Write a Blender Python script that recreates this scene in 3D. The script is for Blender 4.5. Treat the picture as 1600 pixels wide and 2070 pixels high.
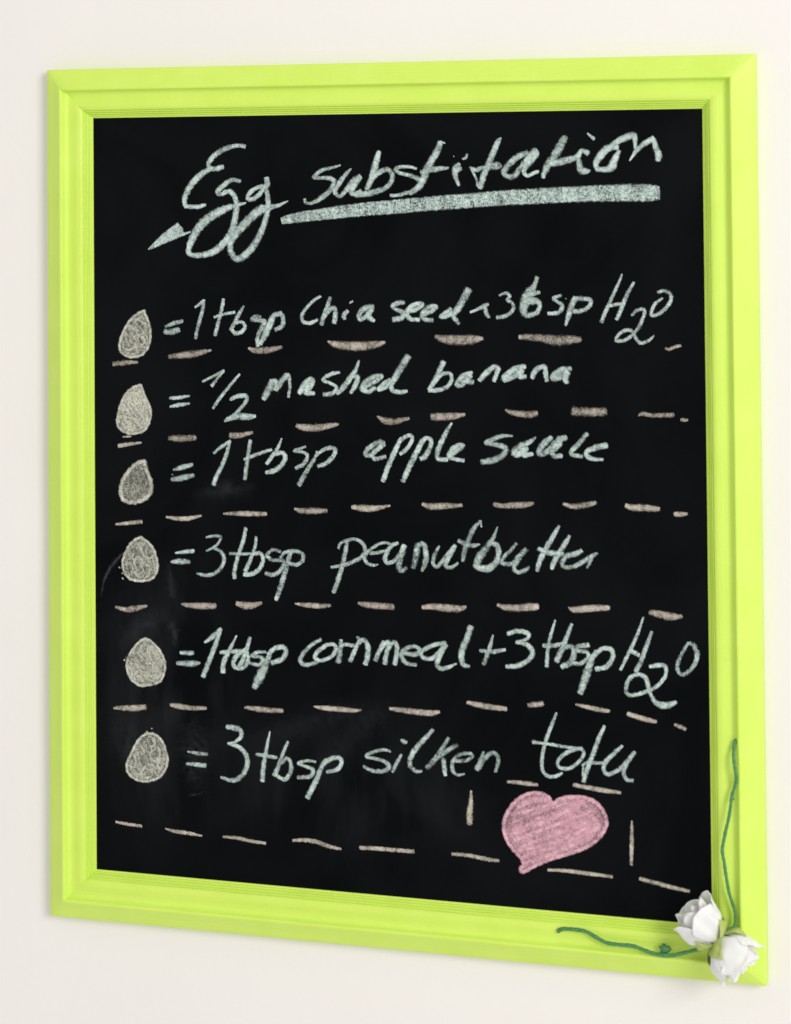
import bpy, math, random
from mathutils import Vector, Matrix, noise as mnoise

random.seed(7)
scene = bpy.context.scene
for o in list(bpy.data.objects):
    bpy.data.objects.remove(o, do_unlink=True)
col = scene.collection

# ------------------------------------------------------------------ frame of reference
# board coordinates: x right (m), y down (m) from the opening's top left corner, h out of the panel
OW, OH = 0.4500, 0.5474          # opening of the frame
ZC = 1.50                       # height of the board's centre above the floor
def bw(x, y, h=0.0):
    return Vector((x - OW / 2, -h, ZC + OH / 2 - y))
WALL_H = -0.0080                # wall surface behind the panel face

# ------------------------------------------------------------------ camera
CAM_BOARD = [0.71021, 0.03688, -1.53614]            # camera in board coordinates (x, y, into the wall)
CAM_AXES = [[0.954832, 0.008357, 0.297029], [-0.016356, 0.999567, 0.024454], [-0.296696, -0.028207, 0.954555]]               # right, down, forward in board coordinates
cam_d = bpy.data.cameras.new('camera')
cam = bpy.data.objects.new('camera', cam_d); col.objects.link(cam)
def bvec(v):                    # board direction (x right, y down, N in) -> world
    return Vector((v[0], v[2], -v[1]))
r_, d_, f_ = (bvec(a).normalized() for a in CAM_AXES)
m = Matrix((( r_.x, -d_.x, -f_.x), (r_.y, -d_.y, -f_.y), (r_.z, -d_.z, -f_.z))).to_4x4()
m.translation = bw(CAM_BOARD[0], CAM_BOARD[1], -CAM_BOARD[2])
cam.matrix_world = m
cam_d.sensor_fit = 'VERTICAL'; cam_d.sensor_height = 36.0; cam_d.sensor_width = 36.0
cam_d.lens = 80.0
cam_d.shift_y = -0.39989
cam_d.clip_start = 0.05; cam_d.clip_end = 50
scene.camera = cam
cam_d.dof.use_dof = True; cam_d.dof.aperture_fstop = 5.6
cam_d.dof.focus_distance = (bw(0.16, 0.25) - cam.matrix_world.translation).dot(f_)

# ------------------------------------------------------------------ light: soft window light from the right
world = bpy.data.worlds.new('World'); scene.world = world; world.use_nodes = True
bg = world.node_tree.nodes['Background']
bg.inputs[0].default_value = (1.0, 0.985, 0.965, 1); bg.inputs[1].default_value = 0.71

def area(name, loc, target, sx, sy, power, color):
    l = bpy.data.lights.new(name, 'AREA'); l.shape = 'RECTANGLE'; l.size = sx; l.size_y = sy
    l.energy = power; l.color = color
    o = bpy.data.objects.new(name, l); col.objects.link(o)
    o.location = loc
    o.rotation_euler = (Vector(target) - Vector(loc)).to_track_quat('-Z', 'Y').to_euler()
    return o
area('window_light', (2.45, -2.6, ZC + 1.0), (0.05, 0, ZC), 1.2, 1.4, 70.0, (1.0, 0.985, 0.96))

vs = scene.view_settings
vs.view_transform = 'Standard'; vs.look = 'None'; vs.gamma = 1.0; vs.exposure = 0.0
vs.use_curve_mapping = False
scene.render.film_transparent = False
scene.cycles.transparent_max_bounces = 48
scene.cycles.max_bounces = 8

# ------------------------------------------------------------------ materials
def nodes_of(mat):
    mat.use_nodes = True
    return mat.node_tree, mat.node_tree.nodes, mat.node_tree.links
def new_mat(name, color, rough=0.5, spec=0.5):
    mt = bpy.data.materials.new(name); nt, n, l = nodes_of(mt)
    b = n['Principled BSDF']
    b.inputs['Base Color'].default_value = (*color, 1); b.inputs['Roughness'].default_value = rough
    b.inputs['Specular IOR Level'].default_value = spec
    return mt, nt, n, l, b
def noise(n, l, coord, scale, detail=3.0, rough=0.5, mapping=None):
    tx = n.new('ShaderNodeTexNoise'); tx.inputs['Scale'].default_value = scale
    tx.inputs['Detail'].default_value = detail; tx.inputs['Roughness'].default_value = rough
    if mapping:
        mp = n.new('ShaderNodeMapping'); mp.inputs['Scale'].default_value = mapping
        l.new(coord, mp.inputs['Vector']); l.new(mp.outputs[0], tx.inputs['Vector'])
    else:
        l.new(coord, tx.inputs['Vector'])
    return tx.outputs['Fac']
def ramp(n, l, fac, stops):
    r = n.new('ShaderNodeValToRGB'); e = r.color_ramp.elements
    while len(e) < len(stops): e.new(0.5)
    for el, (p, c) in zip(e, stops):
        el.position = p; el.color = (*c, 1) if len(c) == 3 else c
    l.new(fac, r.inputs[0]); return r.outputs[0]
def mathn(n, l, op, a, b=None, clamp=False):
    k = n.new('ShaderNodeMath'); k.operation = op; k.use_clamp = clamp
    for i, v in enumerate((a, b)):
        if v is None: continue
        if isinstance(v, (int, float)): k.inputs[i].default_value = v
        else: l.new(v, k.inputs[i])
    return k.outputs[0]
def bump(n, l, b, height, strength, dist):
    bp = n.new('ShaderNodeBump'); bp.inputs['Strength'].default_value = strength
    bp.inputs['Distance'].default_value = dist
    l.new(height, bp.inputs['Height']); l.new(bp.outputs[0], b.inputs['Normal'])

# wall paint
M_wall, nt, n, l, b = new_mat('wall_paint', (0.86, 0.835, 0.795), 0.75, 0.25)
tc = n.new('ShaderNodeTexCoord').outputs['Object']
l.new(ramp(n, l, noise(n, l, tc, 9, 4), [(0.3, (0.86, 0.822, 0.797)), (0.7, (0.874, 0.836, 0.812))]), b.inputs['Base Color'])
bump(n, l, b, noise(n, l, tc, 190, 5, 0.65), 0.20, 0.0010)

# lime gloss paint on the moulding
M_lime, nt, n, l, b = new_mat('lime_paint', (0.60, 0.83, 0.085), 0.40, 0.40)
tco = n.new('ShaderNodeTexCoord')
uv = tco.outputs['UV']; ob = tco.outputs['Object']
l.new(ramp(n, l, noise(n, l, ob, 40, 5, 0.6), [(0.25, (0.625, 0.835, 0.112)), (0.75, (0.675, 0.88, 0.146))]), b.inputs['Base Color'])
streak = noise(n, l, uv, 1.0, 4, 0.6, (9, 560, 1))
fine = noise(n, l, ob, 420, 3, 0.6)
hh = mathn(n, l, 'ADD', mathn(n, l, 'MULTIPLY', streak, 0.75), mathn(n, l, 'MULTIPLY', fine, 0.35))
bump(n, l, b, hh, 0.75, 0.0007)

# blackboard paint with old chalk dust wiped about
M_black, nt, n, l, b = new_mat('blackboard_paint', (0.0055, 0.0058, 0.0065), 0.75, 0.05)
tc = n.new('ShaderNodeTexCoord').outputs['Object']
swirl = n.new('ShaderNodeTexNoise'); swirl.inputs['Scale'].default_value = 7
swirl.inputs['Detail'].default_value = 5; swirl.inputs['Distortion'].default_value = 1.6
l.new(tc, swirl.inputs['Vector'])
wisp = noise(n, l, tc, 1.0, 4, 0.6, (45, 1, 9))
sp = n.new('ShaderNodeSeparateXYZ'); l.new(tc, sp.inputs[0])
def blob(cx, cz, rx, rz):
    dx = mathn(n, l, 'DIVIDE', mathn(n, l, 'SUBTRACT', sp.outputs['X'], cx), rx)
    dz = mathn(n, l, 'DIVIDE', mathn(n, l, 'SUBTRACT', sp.outputs['Z'], cz), rz)
    d = mathn(n, l, 'SQRT', mathn(n, l, 'ADD', mathn(n, l, 'MULTIPLY', dx, dx), mathn(n, l, 'MULTIPLY', dz, dz)))
    mr = n.new('ShaderNodeMapRange'); mr.interpolation_type = 'SMOOTHSTEP'
    mr.inputs['From Min'].default_value = 1.0; mr.inputs['From Max'].default_value = 0.25
    l.new(d, mr.inputs['Value']); return mr.outputs['Result']
wp = bw(0.055, 0.42); wq = bw(0.19, 0.475); wr = bw(0.20, 0.22)
dust = mathn(n, l, 'MAXIMUM', mathn(n, l, 'MULTIPLY', blob(wp.x, wp.z, 0.075, 0.125), 1.0),
             mathn(n, l, 'MULTIPLY', blob(wq.x, wq.z, 0.15, 0.06), 0.6))
dust = mathn(n, l, 'MULTIPLY', dust, ramp(n, l, mathn(n, l, 'MULTIPLY', mathn(n, l, 'ADD', swirl.outputs['Fac'], wisp), 0.5), [(0.44, (0, 0, 0)), (0.66, (1, 1, 1))]))
film = ramp(n, l, swirl.outputs['Fac'], [(0.35, (0.0016, 0.0020, 0.0028)), (0.70, (0.0042, 0.0048, 0.0060))])
mx = n.new('ShaderNodeMix'); mx.data_type = 'RGBA'
l.new(dust, mx.inputs['Factor']); l.new(film, mx.inputs['A']); mx.inputs['B'].default_value = (0.016, 0.017, 0.019, 1)
l.new(mx.outputs['Result'], b.inputs['Base Color'])
bump(n, l, b, noise(n, l, tc, 900, 2, 0.6), 0.25, 0.0003)

def chalk(name, c, lo=0.68, grain=1.5):
    mt, nt, n, l, b = new_mat(name, c, 0.95, 0.05)
    tc = n.new('ShaderNodeTexCoord').outputs['Object']
    at = n.new('ShaderNodeAttribute'); at.attribute_name = 'cov'
    g1 = noise(n, l, tc, 1500, 2.0, 0.6)
    g2 = noise(n, l, tc, 420, 3, 0.6)
    g = mathn(n, l, 'ADD', mathn(n, l, 'MULTIPLY', g1, 0.62), mathn(n, l, 'MULTIPLY', g2, 0.38))
    v = mathn(n, l, 'ADD', mathn(n, l, 'MULTIPLY', at.outputs['Fac'], 0.95),
              mathn(n, l, 'MULTIPLY', mathn(n, l, 'SUBTRACT', g, 0.5), grain * 1.7))
    press = noise(n, l, tc, 75, 2, 0.5)          # uneven pressure of the hand
    v = mathn(n, l, 'ADD', v, mathn(n, l, 'MULTIPLY', mathn(n, l, 'SUBTRACT', press, 0.5), mathn(n, l, 'MULTIPLY', at.outputs['Fac'], 0.9)))
    mr = n.new('ShaderNodeMapRange'); mr.interpolation_type = 'SMOOTHSTEP'
    mr.inputs['From Min'].default_value = 0.06; mr.inputs['From Max'].default_value = 1.12
    l.new(v, mr.inputs['Value'])
    l.new(mr.outputs['Result'], b.inputs['Alpha'])
    dark = tuple(x * lo for x in c); light = tuple(min(0.86, x * 1.22) for x in c)
    l.new(ramp(n, l, g, [(0.36, dark), (0.52, c), (0.68, light)]), b.inputs['Base Color'])
    return mt
M_mint = chalk('mint_chalk', (0.59, 0.72, 0.675), 0.74, 0.92)
M_mint_side = chalk('mint_chalk_laid_flat', (0.57, 0.70, 0.655), 0.62, 1.75)
M_tan = chalk('buff_chalk', (0.62, 0.55, 0.47), 0.80, 0.9)
M_egg = chalk('eggshell_chalk', (0.655, 0.655, 0.56), 0.78, 0.95)
M_pink = chalk('pink_chalk', (0.84, 0.48, 0.56), 0.80, 0.8)

M_dust, nt, n, l, b = new_mat('wiped_chalk_dust', (0.40, 0.42, 0.43), 0.95, 0.02)
tc = n.new('ShaderNodeTexCoord').outputs['Object']
at = n.new('ShaderNodeAttribute'); at.attribute_name = 'cov'
dn = ramp(n, l, noise(n, l, tc, 260, 5, 0.7), [(0.36, (0, 0, 0)), (0.64, (1, 1, 1))])
l.new(mathn(n, l, 'MULTIPLY', at.outputs['Fac'], dn), b.inputs['Alpha'])

M_petal, nt, n, l, b = new_mat('white_paper', (0.86, 0.85, 0.82), 0.8, 0.2)
b.inputs['Subsurface Weight'].default_value = 0.4; b.inputs['Subsurface Radius'].default_value = (1.0, 0.9, 0.8); b.inputs['Subsurface Scale'].default_value = 0.003
tc = n.new('ShaderNodeTexCoord').outputs['Object']
l.new(ramp(n, l, noise(n, l, tc, 90, 4), [(0.3, (0.91, 0.895, 0.865)), (0.6, (0.95, 0.945, 0.93))]), b.inputs['Base Color'])
bump(n, l, b, noise(n, l, tc, 260, 4, 0.65), 0.35, 0.0012)
M_sepal, nt, n, l, b = new_mat('pale_green_paper', (0.44, 0.52, 0.15), 0.7, 0.2)
tc = n.new('ShaderNodeTexCoord').outputs['Object']
l.new(ramp(n, l, noise(n, l, tc, 120, 4), [(0.3, (0.36, 0.45, 0.11)), (0.7, (0.50, 0.58, 0.20))]), b.inputs['Base Color'])
M_stem, nt, n, l, b = new_mat('green_wrapped_wire', (0.035, 0.17, 0.075), 0.42, 0.5)
tc = n.new('ShaderNodeTexCoord').outputs['Object']
l.new(ramp(n, l, noise(n, l, tc, 500, 3), [(0.3, (0.04, 0.165, 0.045)), (0.7, (0.085, 0.30, 0.105))]), b.inputs['Base Color'])
bump(n, l, b, noise(n, l, tc, 900, 3), 0.5, 0.0006)

# ------------------------------------------------------------------ mesh helpers
def make(name, verts, faces, mat, parent=None, smooth=True, sharp=None, attr=None, uvs=None):
    me = bpy.data.meshes.new(name)
    me.from_pydata([tuple(v) for v in verts], [], faces)
    if attr is not None:
        a = me.attributes.new('cov', 'FLOAT', 'POINT'); a.data.foreach_set('value', attr)
    if uvs is not None:
        ul = me.uv_layers.new(name='UVMap')
        for lp in me.loops: ul.data[lp.index].uv = uvs[lp.vertex_index]
    me.materials.append(mat); me.update()
    if smooth:
        for p in me.polygons: p.use_smooth = True
        if sharp is not None: me.set_sharp_from_angle(angle=math.radians(sharp))
    o = bpy.data.objects.new(name, me); col.objects.link(o)
    if parent: o.parent = parent
    return o
def catmull(P, step):
    P = [Vector(p) for p in P]
    Q = [P[0] * 2 - P[1]] + P + [P[-1] * 2 - P[-2]]
    out = []
    for i in range(1, len(Q) - 2):
        p0, p1, p2, p3 = Q[i - 1:i + 3]
        k = max(2, int(math.ceil((p2 - p1).length / step)))
        for j in range(k):
            t = j / k
            out.append(0.5 * ((2 * p1) + (p2 - p0) * t + (2 * p0 - 5 * p1 + 4 * p2 - p3) * t * t + (3 * p1 - p0 - 3 * p2 + p3) * t ** 3))
    out.append(P[-1]); return out

# ------------------------------------------------------------------ setting
wy = -WALL_H
wall = make('wall', [(-3, wy, -0.0), (3, wy, 0.0), (3, wy, 3.2), (-3, wy, 3.2), (-3, wy + .1, 0.0), (3, wy + .1, 0.0), (3, wy + .1, 3.2), (-3, wy + .1, 3.2)],
            [(0, 1, 2, 3), (5, 4, 7, 6), (1, 5, 6, 2), (4, 0, 3, 7), (3, 2, 6, 7), (4, 5, 1, 0)], M_wall, smooth=False)
wall['kind'] = 'structure'

# ------------------------------------------------------------------ chalkboard
board = bpy.data.objects.new('framed_chalkboard', None); col.objects.link(board)
board.location = bw(OW / 2, OH + 0.037, WALL_H)
board['label'] = 'chalkboard in a lime green moulded frame listing egg substitutes in chalk handwriting'
board['category'] = 'chalkboard'
def under(o, parent):
    o.parent = parent
    inv = Matrix.Translation(-parent.location) if parent.parent is None else parent.matrix_parent_inverse
    o.matrix_parent_inverse = inv
    return o

# moulding profile: (u outwards from the opening, h out of the panel), from the back outside edge to the opening
def arc(cx, cy, r, a0, a1, k):
    return [(cx + r * math.cos(math.radians(a0 + (a1 - a0) * i / k)), cy + r * math.sin(math.radians(a0 + (a1 - a0) * i / k))) for i in range(k + 1)]
prof = [(36.4, -7.9), (37.0, -7.3), (37.0, 1.7)] + arc(36.2, 1.9, 0.8, 0, 52, 3)
prof += [(33.0, 4.6), (29.0, 7.25), (25.5, 9.75), (24.0, 10.9)]
prof += arc(22.55, 10.3, 1.55, 118, 20, 6)[0:0] + [(23.2, 11.5), (22.4, 11.85), (21.6, 11.75), (21.0, 11.25)]
prof += [(20.6, 10.1), (20.1, 8.7), (19.3, 7.5), (18.2, 6.85), (16.8, 6.65), (15.0, 6.85), (13.0, 7.35), (11.0, 7.75), (9.0, 7.8), (7.4, 7.35), (6.5, 6.75), (6.2, 6.3)]
ru, rh = 6.2, 6.3                     # three reeds stepping down to the panel
for k in range(3):
    du, dh = 1.42, 1.62
    prof += [(ru - 0.10, rh - 0.75), (ru - 0.28, rh - 1.02), (ru - 0.50, rh - 0.72), (ru - 0.80, rh - 0.62), (ru - 1.10, rh - 0.80), (ru - 1.32, rh - 1.2)]
    ru -= du; rh -= dh
prof += [(ru - 0.1, rh - 0.45), (ru - 0.45, rh - 0.60), (ru - 0.9, rh - 0.62), (ru - 1.2, 0.30), (ru - 1.25, -0.6)]
prof = [(u / 1000, h / 1000) for u, h in prof]
def rail(side):
    rnd = random.Random(side)
    L = []; uvs = []; seg = 60
    acc = [0.0]
    for a, b2 in zip(prof, prof[1:]): acc.append(acc[-1] + math.hypot(b2[0] - a[0], b2[1] - a[1]))
    ph = [rnd.uniform(0, 6.28) for _ in range(6)]
    ts = [0.0, 0.0010] + [k / seg for k in range(1, seg)] + [0.9990, 1.0]
    seg = len(ts) - 1
    for i, t in enumerate(ts):
        for j, (u, h) in enumerate(prof):
            w = 0.00008 * (math.sin(t * 23 + ph[0]) + math.sin(t * 41 + ph[1] + j * 0.2)) * (1 if 1 < i < seg - 1 else 0) - (0.00022 if i in (0, seg) else 0.0)
            if side == 0: p = bw(-u + (OW + 2 * u) * t, -u, h + w)
            elif side == 1: p = bw(OW + u, -u + (OH + 2 * u) * t, h + w)
            elif side == 2: p = bw(OW + u - (OW + 2 * u) * t, OH + u, h + w)
            else: p = bw(-u, OH + u - (OH + 2 * u) * t, h + w)
            L.append(p); uvs.append((t * (OW if side % 2 == 0 else OH) + side * 3.1, acc[j]))
    m_ = len(prof); F = []
    for i in range(seg):
        for j in range(m_ - 1):
            a = i * m_ + j
            F.append((a, a + 1, a + m_ + 1, a + m_))
    F.append(tuple(range(m_ - 1, -1, -1))[::-1]); F.append(tuple(seg * m_ + j for j in range(m_ - 1, -1, -1)))
    o = make('frame_rail', L, F, M_lime, None, True, 34, None, uvs)
    under(o, board); return o
rails = [rail(s) for s in range(4)]

# panel
e = 0.006
pv = [bw(-e, -e, 0), bw(OW + e, -e, 0), bw(OW + e, OH + e, 0), bw(-e, OH + e, 0)]
pv += [v + Vector((0, 0.004, 0)) for v in pv]
panel = make('panel', pv, [(3, 2, 1, 0), (4, 5, 6, 7), (0, 1, 5, 4), (1, 2, 6, 5), (2, 3, 7, 6), (3, 0, 4, 7)], M_black, None, False)
under(panel, board)

# ------------------------------------------------------------------ chalk marks, in board millimetres: x, y, stroke width
MARKS = [
 ('word', 'Egg', ['118.9,21.4,3.1 112.7,20.7,3.2 103.1,23.0,4.1 95.4,27.4,4.3 91.0,32.3,3.9 90.5,35.2,3.4 93.4,37.3,3.7 97.3,37.1,4.1 101.6,35.8,3.7', '91.5,37.3,3.7 84.7,41.2,4.8 77.9,47.5,5.0 73.0,54.7,4.7 71.5,60.0,4.1 72.5,64.1,3.7 77.8,64.7,3.4 83.1,64.6,3.3 87.9,63.2,2.4', '114.9,46.4,3.0 108.7,45.4,3.3 102.0,49.4,4.1 97.1,53.9,3.7 100.0,55.8,3.3 105.8,53.5,3.7 110.1,56.6,4.1 111.9,62.9,4.6 110.9,72.7,5.0 108.0,82.5,5.3 101.7,91.4,5.5 93.0,97.7,5.2 82.4,100.0,4.1 75.2,98.7,4.1 75.2,93.3,4.8 80.6,82.5,6.3 89.3,73.5,6.7 100.9,67.3,5.7 108.6,64.6,4.1 119.1,62.0,1.5', '135.4,44.3,4.2 135.4,49.6,4.4 129.7,50.5,3.1 123.0,54.0,3.7 120.6,58.9,3.3 124.8,59.3,3.7 130.6,54.9,3.7 133.9,50.5,3.7 135.8,56.7,4.0 136.2,64.7,4.2 134.2,74.5,4.4 128.9,86.9,5.1 120.8,97.6,5.5 112.6,102.5,5.1 107.9,98.5,4.6 107.0,91.4,4.8 112.3,83.4,5.9 121.9,73.6,6.8 131.4,66.5,6.4 142.8,64.3,3.3 151.4,60.8,1.1', '43.0,95.6,1.1 54.3,86.3,3.4 66.8,77.6,3.7', '44.5,95.0,1.9 56.3,88.4,4.7 69.0,80.0,4.1', '47.9,93.5,1.9 60.2,87.9,3.7 76.2,82.9,1.3', '53.3,89.7,5.0 63.1,83.9,6.2 69.9,82.1,3.7']),
 ('word', 'substitution', ['191.3,35.4,1.4 185.3,37.1,2.4 177.8,38.8,2.9 171.2,43.6,3.3 175.9,44.4,2.9 182.4,44.6,3.6 186.6,47.2,4.0 183.3,53.4,4.0 176.7,58.7,4.0 170.1,62.2,2.7 165.0,62.1,2.4 164.1,59.5,2.4', '199.2,38.1,1.4 194.5,42.9,3.6 189.8,49.0,4.0 187.0,54.3,3.6 190.7,57.4,3.1 195.4,53.5,4.0 201.0,47.3,5.4 206.1,43.4,4.0', '206.1,43.9,4.1 201.9,49.1,4.9 199.1,54.3,4.3 201.8,56.1,3.6 206.5,54.4,4.5', '220.3,26.0,3.4 218.6,31.7,5.0 216.3,39.5,5.0 213.9,46.5,4.5 211.1,52.7,4.0', '213.9,46.5,4.0 219.5,41.3,4.1 225.9,38.7,3.9 230.0,42.3,3.9 228.6,48.4,3.9 223.0,52.7,3.9 213.8,55.3,4.8 204.6,56.6,4.0 201.4,56.1,3.2', '247.9,38.5,2.0 243.3,37.1,2.5 236.0,37.1,2.9 232.3,38.8,3.0 236.0,41.4,3.0 243.3,43.2,3.2 249.6,45.9,3.9 251.4,49.4,4.8 245.9,53.7,3.9 240.4,55.4,3.2 234.0,57.1,2.7 228.5,57.1,2.7', '265.7,19.9,4.3 263.9,25.1,5.1 259.7,32.0,5.5 255.1,39.8,5.9 252.3,46.8,5.3 246.8,53.7,3.6 243.1,56.3,2.1', '251.0,40.7,2.5 256.9,39.8,3.6 263.3,38.6,4.1 271.4,38.0,1.8', '265.7,19.5,2.1 269.3,20.7,0.9', '279.1,35.2,3.2 276.8,38.3,5.3 276.3,42.6,4.4 277.6,46.9,3.2 279.0,50.4,2.3', '275.9,40.0,5.3 280.4,38.3,3.9', '281.8,31.8,1.6 284.1,31.0,2.3 285.2,28.4,1.9', '275.3,29.8,0.9 275.6,30.1,0.9', '309.7,17.4,1.8 307.4,20.4,4.2 304.2,27.3,4.6 300.1,36.7,4.7 296.9,43.6,4.7 294.2,52.2,4.4', '287.1,37.5,1.8 291.2,39.7,3.5 295.7,38.4,3.2 301.0,38.0,3.5 306.4,36.8,6.1 309.5,37.2,3.5', '287.6,38.3,1.6 290.2,42.7,1.9 292.0,47.0,1.9 292.4,50.5,2.1', '328.6,27.9,3.8 321.5,30.9,4.5 315.3,36.0,4.9 311.7,41.1,4.4 314.3,44.1,3.8 318.7,44.2,4.4 324.1,37.8,4.2 329.5,31.8,5.2 334.8,26.3,5.2', '334.8,27.6,6.1 329.5,33.5,7.0 325.9,40.4,3.8 328.5,43.8,3.0 332.9,42.1,2.8 336.4,40.9,2.6', '355.6,17.5,4.7 352.4,22.6,5.9 348.0,30.3,6.2 343.5,36.2,5.7 340.8,41.3,4.3 339.5,45.2,3.1', '343.5,36.2,3.5 351.4,34.6,5.4 358.5,32.9,4.8 363.7,31.3,4.3 367.2,27.0,3.4 371.6,28.8,4.3', '364.6,31.3,3.1 365.4,36.4,4.5 366.2,39.8,5.2 368.8,41.1,5.2 372.7,40.7,2.1', '371.3,15.1,1.2 373.9,17.3,2.2 376.0,19.0,2.6', '392.4,24.7,3.8 385.5,25.5,5.1 380.2,30.6,5.5 377.1,35.6,4.3 378.4,39.5,3.8 384.4,39.9,4.3 387.9,38.3,6.0 390.6,32.4,4.8 393.2,27.3,3.1', '385.5,25.1,3.4 391.6,21.3,4.3 398.5,18.0,5.1 403.7,16.8,4.4 404.5,20.6,3.4 404.4,25.7,2.0', '400.5,34.1,1.0 405.3,27.4,3.4 410.5,22.8,3.9 417.3,19.1,4.2', '417.3,19.9,3.7 419.0,25.9,4.2 420.6,30.1,5.1 420.2,33.9,4.2']),
 ('underline', None, ['146.3,74.9,5.1 153.1,73.6,6.9 163.5,72.0,7.8 182.2,69.7,9.0 210.0,66.8,10.0 228.4,65.4,10.3 255.8,63.1,10.4 282.9,61.2,10.7 309.7,59.3,10.8 336.3,58.0,11.3 362.6,56.8,11.3 388.6,56.1,11.9 405.8,56.0,12.2 415.2,56.2,11.7 420.7,56.1,9.5']),
 ('egg', 0, '39.4,139.6 40.3,143.0 43.2,148.3 44.7,155.5 44.1,163.6 41.1,170.0 36.2,174.1 29.3,175.1 22.5,173.4 19.0,169.4 19.1,164.0 22.1,155.8 26.5,148.5 32.5,143.1'),
 ('equals', None, ['55.9,151.8,2.2 62.7,149.4,3.5 69.5,147.6,2.8', '55.1,155.4,3.7 59.8,155.8,5.0 66.6,153.9,4.1']),
 ('word', '1', ['79.3,137.6,1.8 83.1,134.9,2.4 86.5,132.2,2.0', '86.0,132.6,2.6 85.2,138.9,3.1 83.1,146.1,3.1 80.9,153.2,2.9 79.6,160.0,2.6']),
 ('word', 'tbsp', ['101.4,131.4,2.6 100.4,136.9,3.1 98.5,144.1,2.9 96.5,151.3,3.1 94.7,157.5,3.1', '94.1,144.6,2.0 101.4,142.3,2.4 110.0,140.8,2.4', '117.2,136.3,1.8 113.8,141.3,3.1 110.4,147.5,3.1 107.0,153.8,3.3', '110.9,148.4,2.7 115.7,147.9,2.7 118.0,151.0,2.9 115.6,154.6,3.1 110.8,156.0,3.3 108.0,153.8,3.3', '129.9,143.7,2.5 125.2,144.2,3.6 123.3,146.0,2.9 128.0,146.4,3.1 132.8,147.2,4.0 131.8,150.8,4.5 129.4,154.4,4.0 127.5,159.7,3.3 127.9,165.0,3.3', '146.0,140.9,3.1 140.4,142.7,4.0 137.5,148.1,5.1 133.7,156.1,5.1 129.8,163.2,3.3', '140.4,142.7,3.3 145.6,141.8,3.6 147.4,146.2,3.6 146.0,150.6,3.6 141.2,152.9,3.1']),
 ('dash', None, ['14.5,179.9,3.4 21.5,178.9,4.1 28.3,178.3,3.2 33.8,178.2,2.2']),
 ('dash', None, ['58.7,173.7,3.1 66.5,172.7,4.8 79.0,171.2,5.1 91.6,168.3,1.8']),
 ('dash', None, ['120.3,166.5,1.8 126.0,168.2,4.5 135.5,167.6,4.7 145.9,165.2,2.7']),
 ('word', 'Chia', ['175.7,128.7,2.2 170.5,131.8,2.5 164.9,137.2,2.7 161.5,142.5,2.9 162.4,146.9,2.9 167.6,147.9,2.9 173.2,145.4,2.5', '183.1,129.5,3.0 180.7,136.1,3.6 177.9,143.2,3.8 176.0,148.9,3.8', '177.4,144.1,3.2 182.6,138.3,3.6 186.3,137.4,3.6 186.7,142.2,3.9 185.8,147.5,3.8', '196.0,139.0,3.0 193.2,141.7,3.6 193.7,144.8,2.9', '197.5,133.3,1.6 199.8,132.0,1.6', '215.0,135.8,3.9 208.5,137.1,4.6 204.3,142.0,3.9 205.7,145.0,3.2 211.3,141.0,3.9 214.1,137.5,3.9', '213.1,137.5,3.9 211.3,141.9,4.6 213.1,144.1,3.9 215.8,145.8,2.7']),
 ('word', 'seed', ['237.9,132.5,3.0 233.3,133.0,3.9 229.2,135.2,3.2 232.4,137.8,3.2 236.9,139.5,4.1 236.0,143.4,4.2 229.6,144.8,4.1', '239.7,139.0,3.0 247.0,137.2,3.5 251.5,133.7,3.2 246.1,133.7,3.5 241.5,137.2,4.2 240.1,141.6,4.2 243.3,144.2,3.5 248.7,144.5,3.3', '250.6,141.5,3.5 256.9,138.8,3.9 261.5,135.3,3.2 257.0,135.3,3.9 252.4,138.9,4.4 251.5,142.3,4.4 254.2,144.5,3.5 258.7,144.8,3.2', '285.0,123.0,5.6 281.8,129.0,5.4 277.7,136.0,5.1 274.0,141.2,3.8 275.8,144.6,3.5 278.0,146.8,2.6', '272.3,136.9,3.8 267.8,139.6,3.1 264.6,142.2,3.1 268.6,142.1,3.1 273.2,139.5,3.5']),
 ('word', '+', ['286.2,138.9,1.9 291.1,136.9,2.4 296.5,134.5,3.5 299.2,133.2,2.3', '296.5,134.9,3.1 298.2,140.1,3.5 300.0,142.2,2.4']),
 ('dash', None, ['181.0,160.7,1.8 185.2,162.4,4.5 194.5,163.6,6.4 205.5,163.8,6.7 216.6,162.4,5.3 223.5,160.8,2.3']),
 ('dash', None, ['260.8,156.1,3.1 265.8,157.7,5.6 276.6,158.4,7.3 287.3,157.9,6.6 294.9,156.9,2.9']),
 ('word', '3', ['307.3,127.0,1.8 312.0,125.2,2.4 314.8,127.4,2.5 312.9,130.1,2.4 316.6,132.3,2.7 317.0,136.8,2.9 312.3,140.9,3.1 305.3,142.4,3.1']),
 ('word', 'tbsp', ['334.4,114.2,3.3 332.5,119.6,3.6 328.3,125.9,8.1 325.4,132.2,7.2 324.4,137.6,5.4 327.2,140.8,4.5', '324.5,127.3,3.6 330.1,125.9,4.0 336.1,124.5,2.7', '328.2,130.4,6.3 333.8,130.8,4.5 336.0,133.0,3.6 334.1,138.4,3.6 328.1,140.7,4.0', '351.3,126.6,2.3 345.8,128.5,2.9 348.5,130.7,2.5 352.1,133.8,3.2 349.3,138.3,3.2 342.0,139.2,2.7', '361.4,127.9,3.6 359.0,132.8,4.5 356.6,140.0,3.9 354.3,147.1,2.1', '360.4,128.8,3.9 367.7,128.7,3.4 372.3,130.0,3.0 370.4,134.5,3.2 364.9,137.2,3.2 360.3,137.3,3.6', '354.4,128.6,0.7 354.9,128.8,0.7']),
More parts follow.
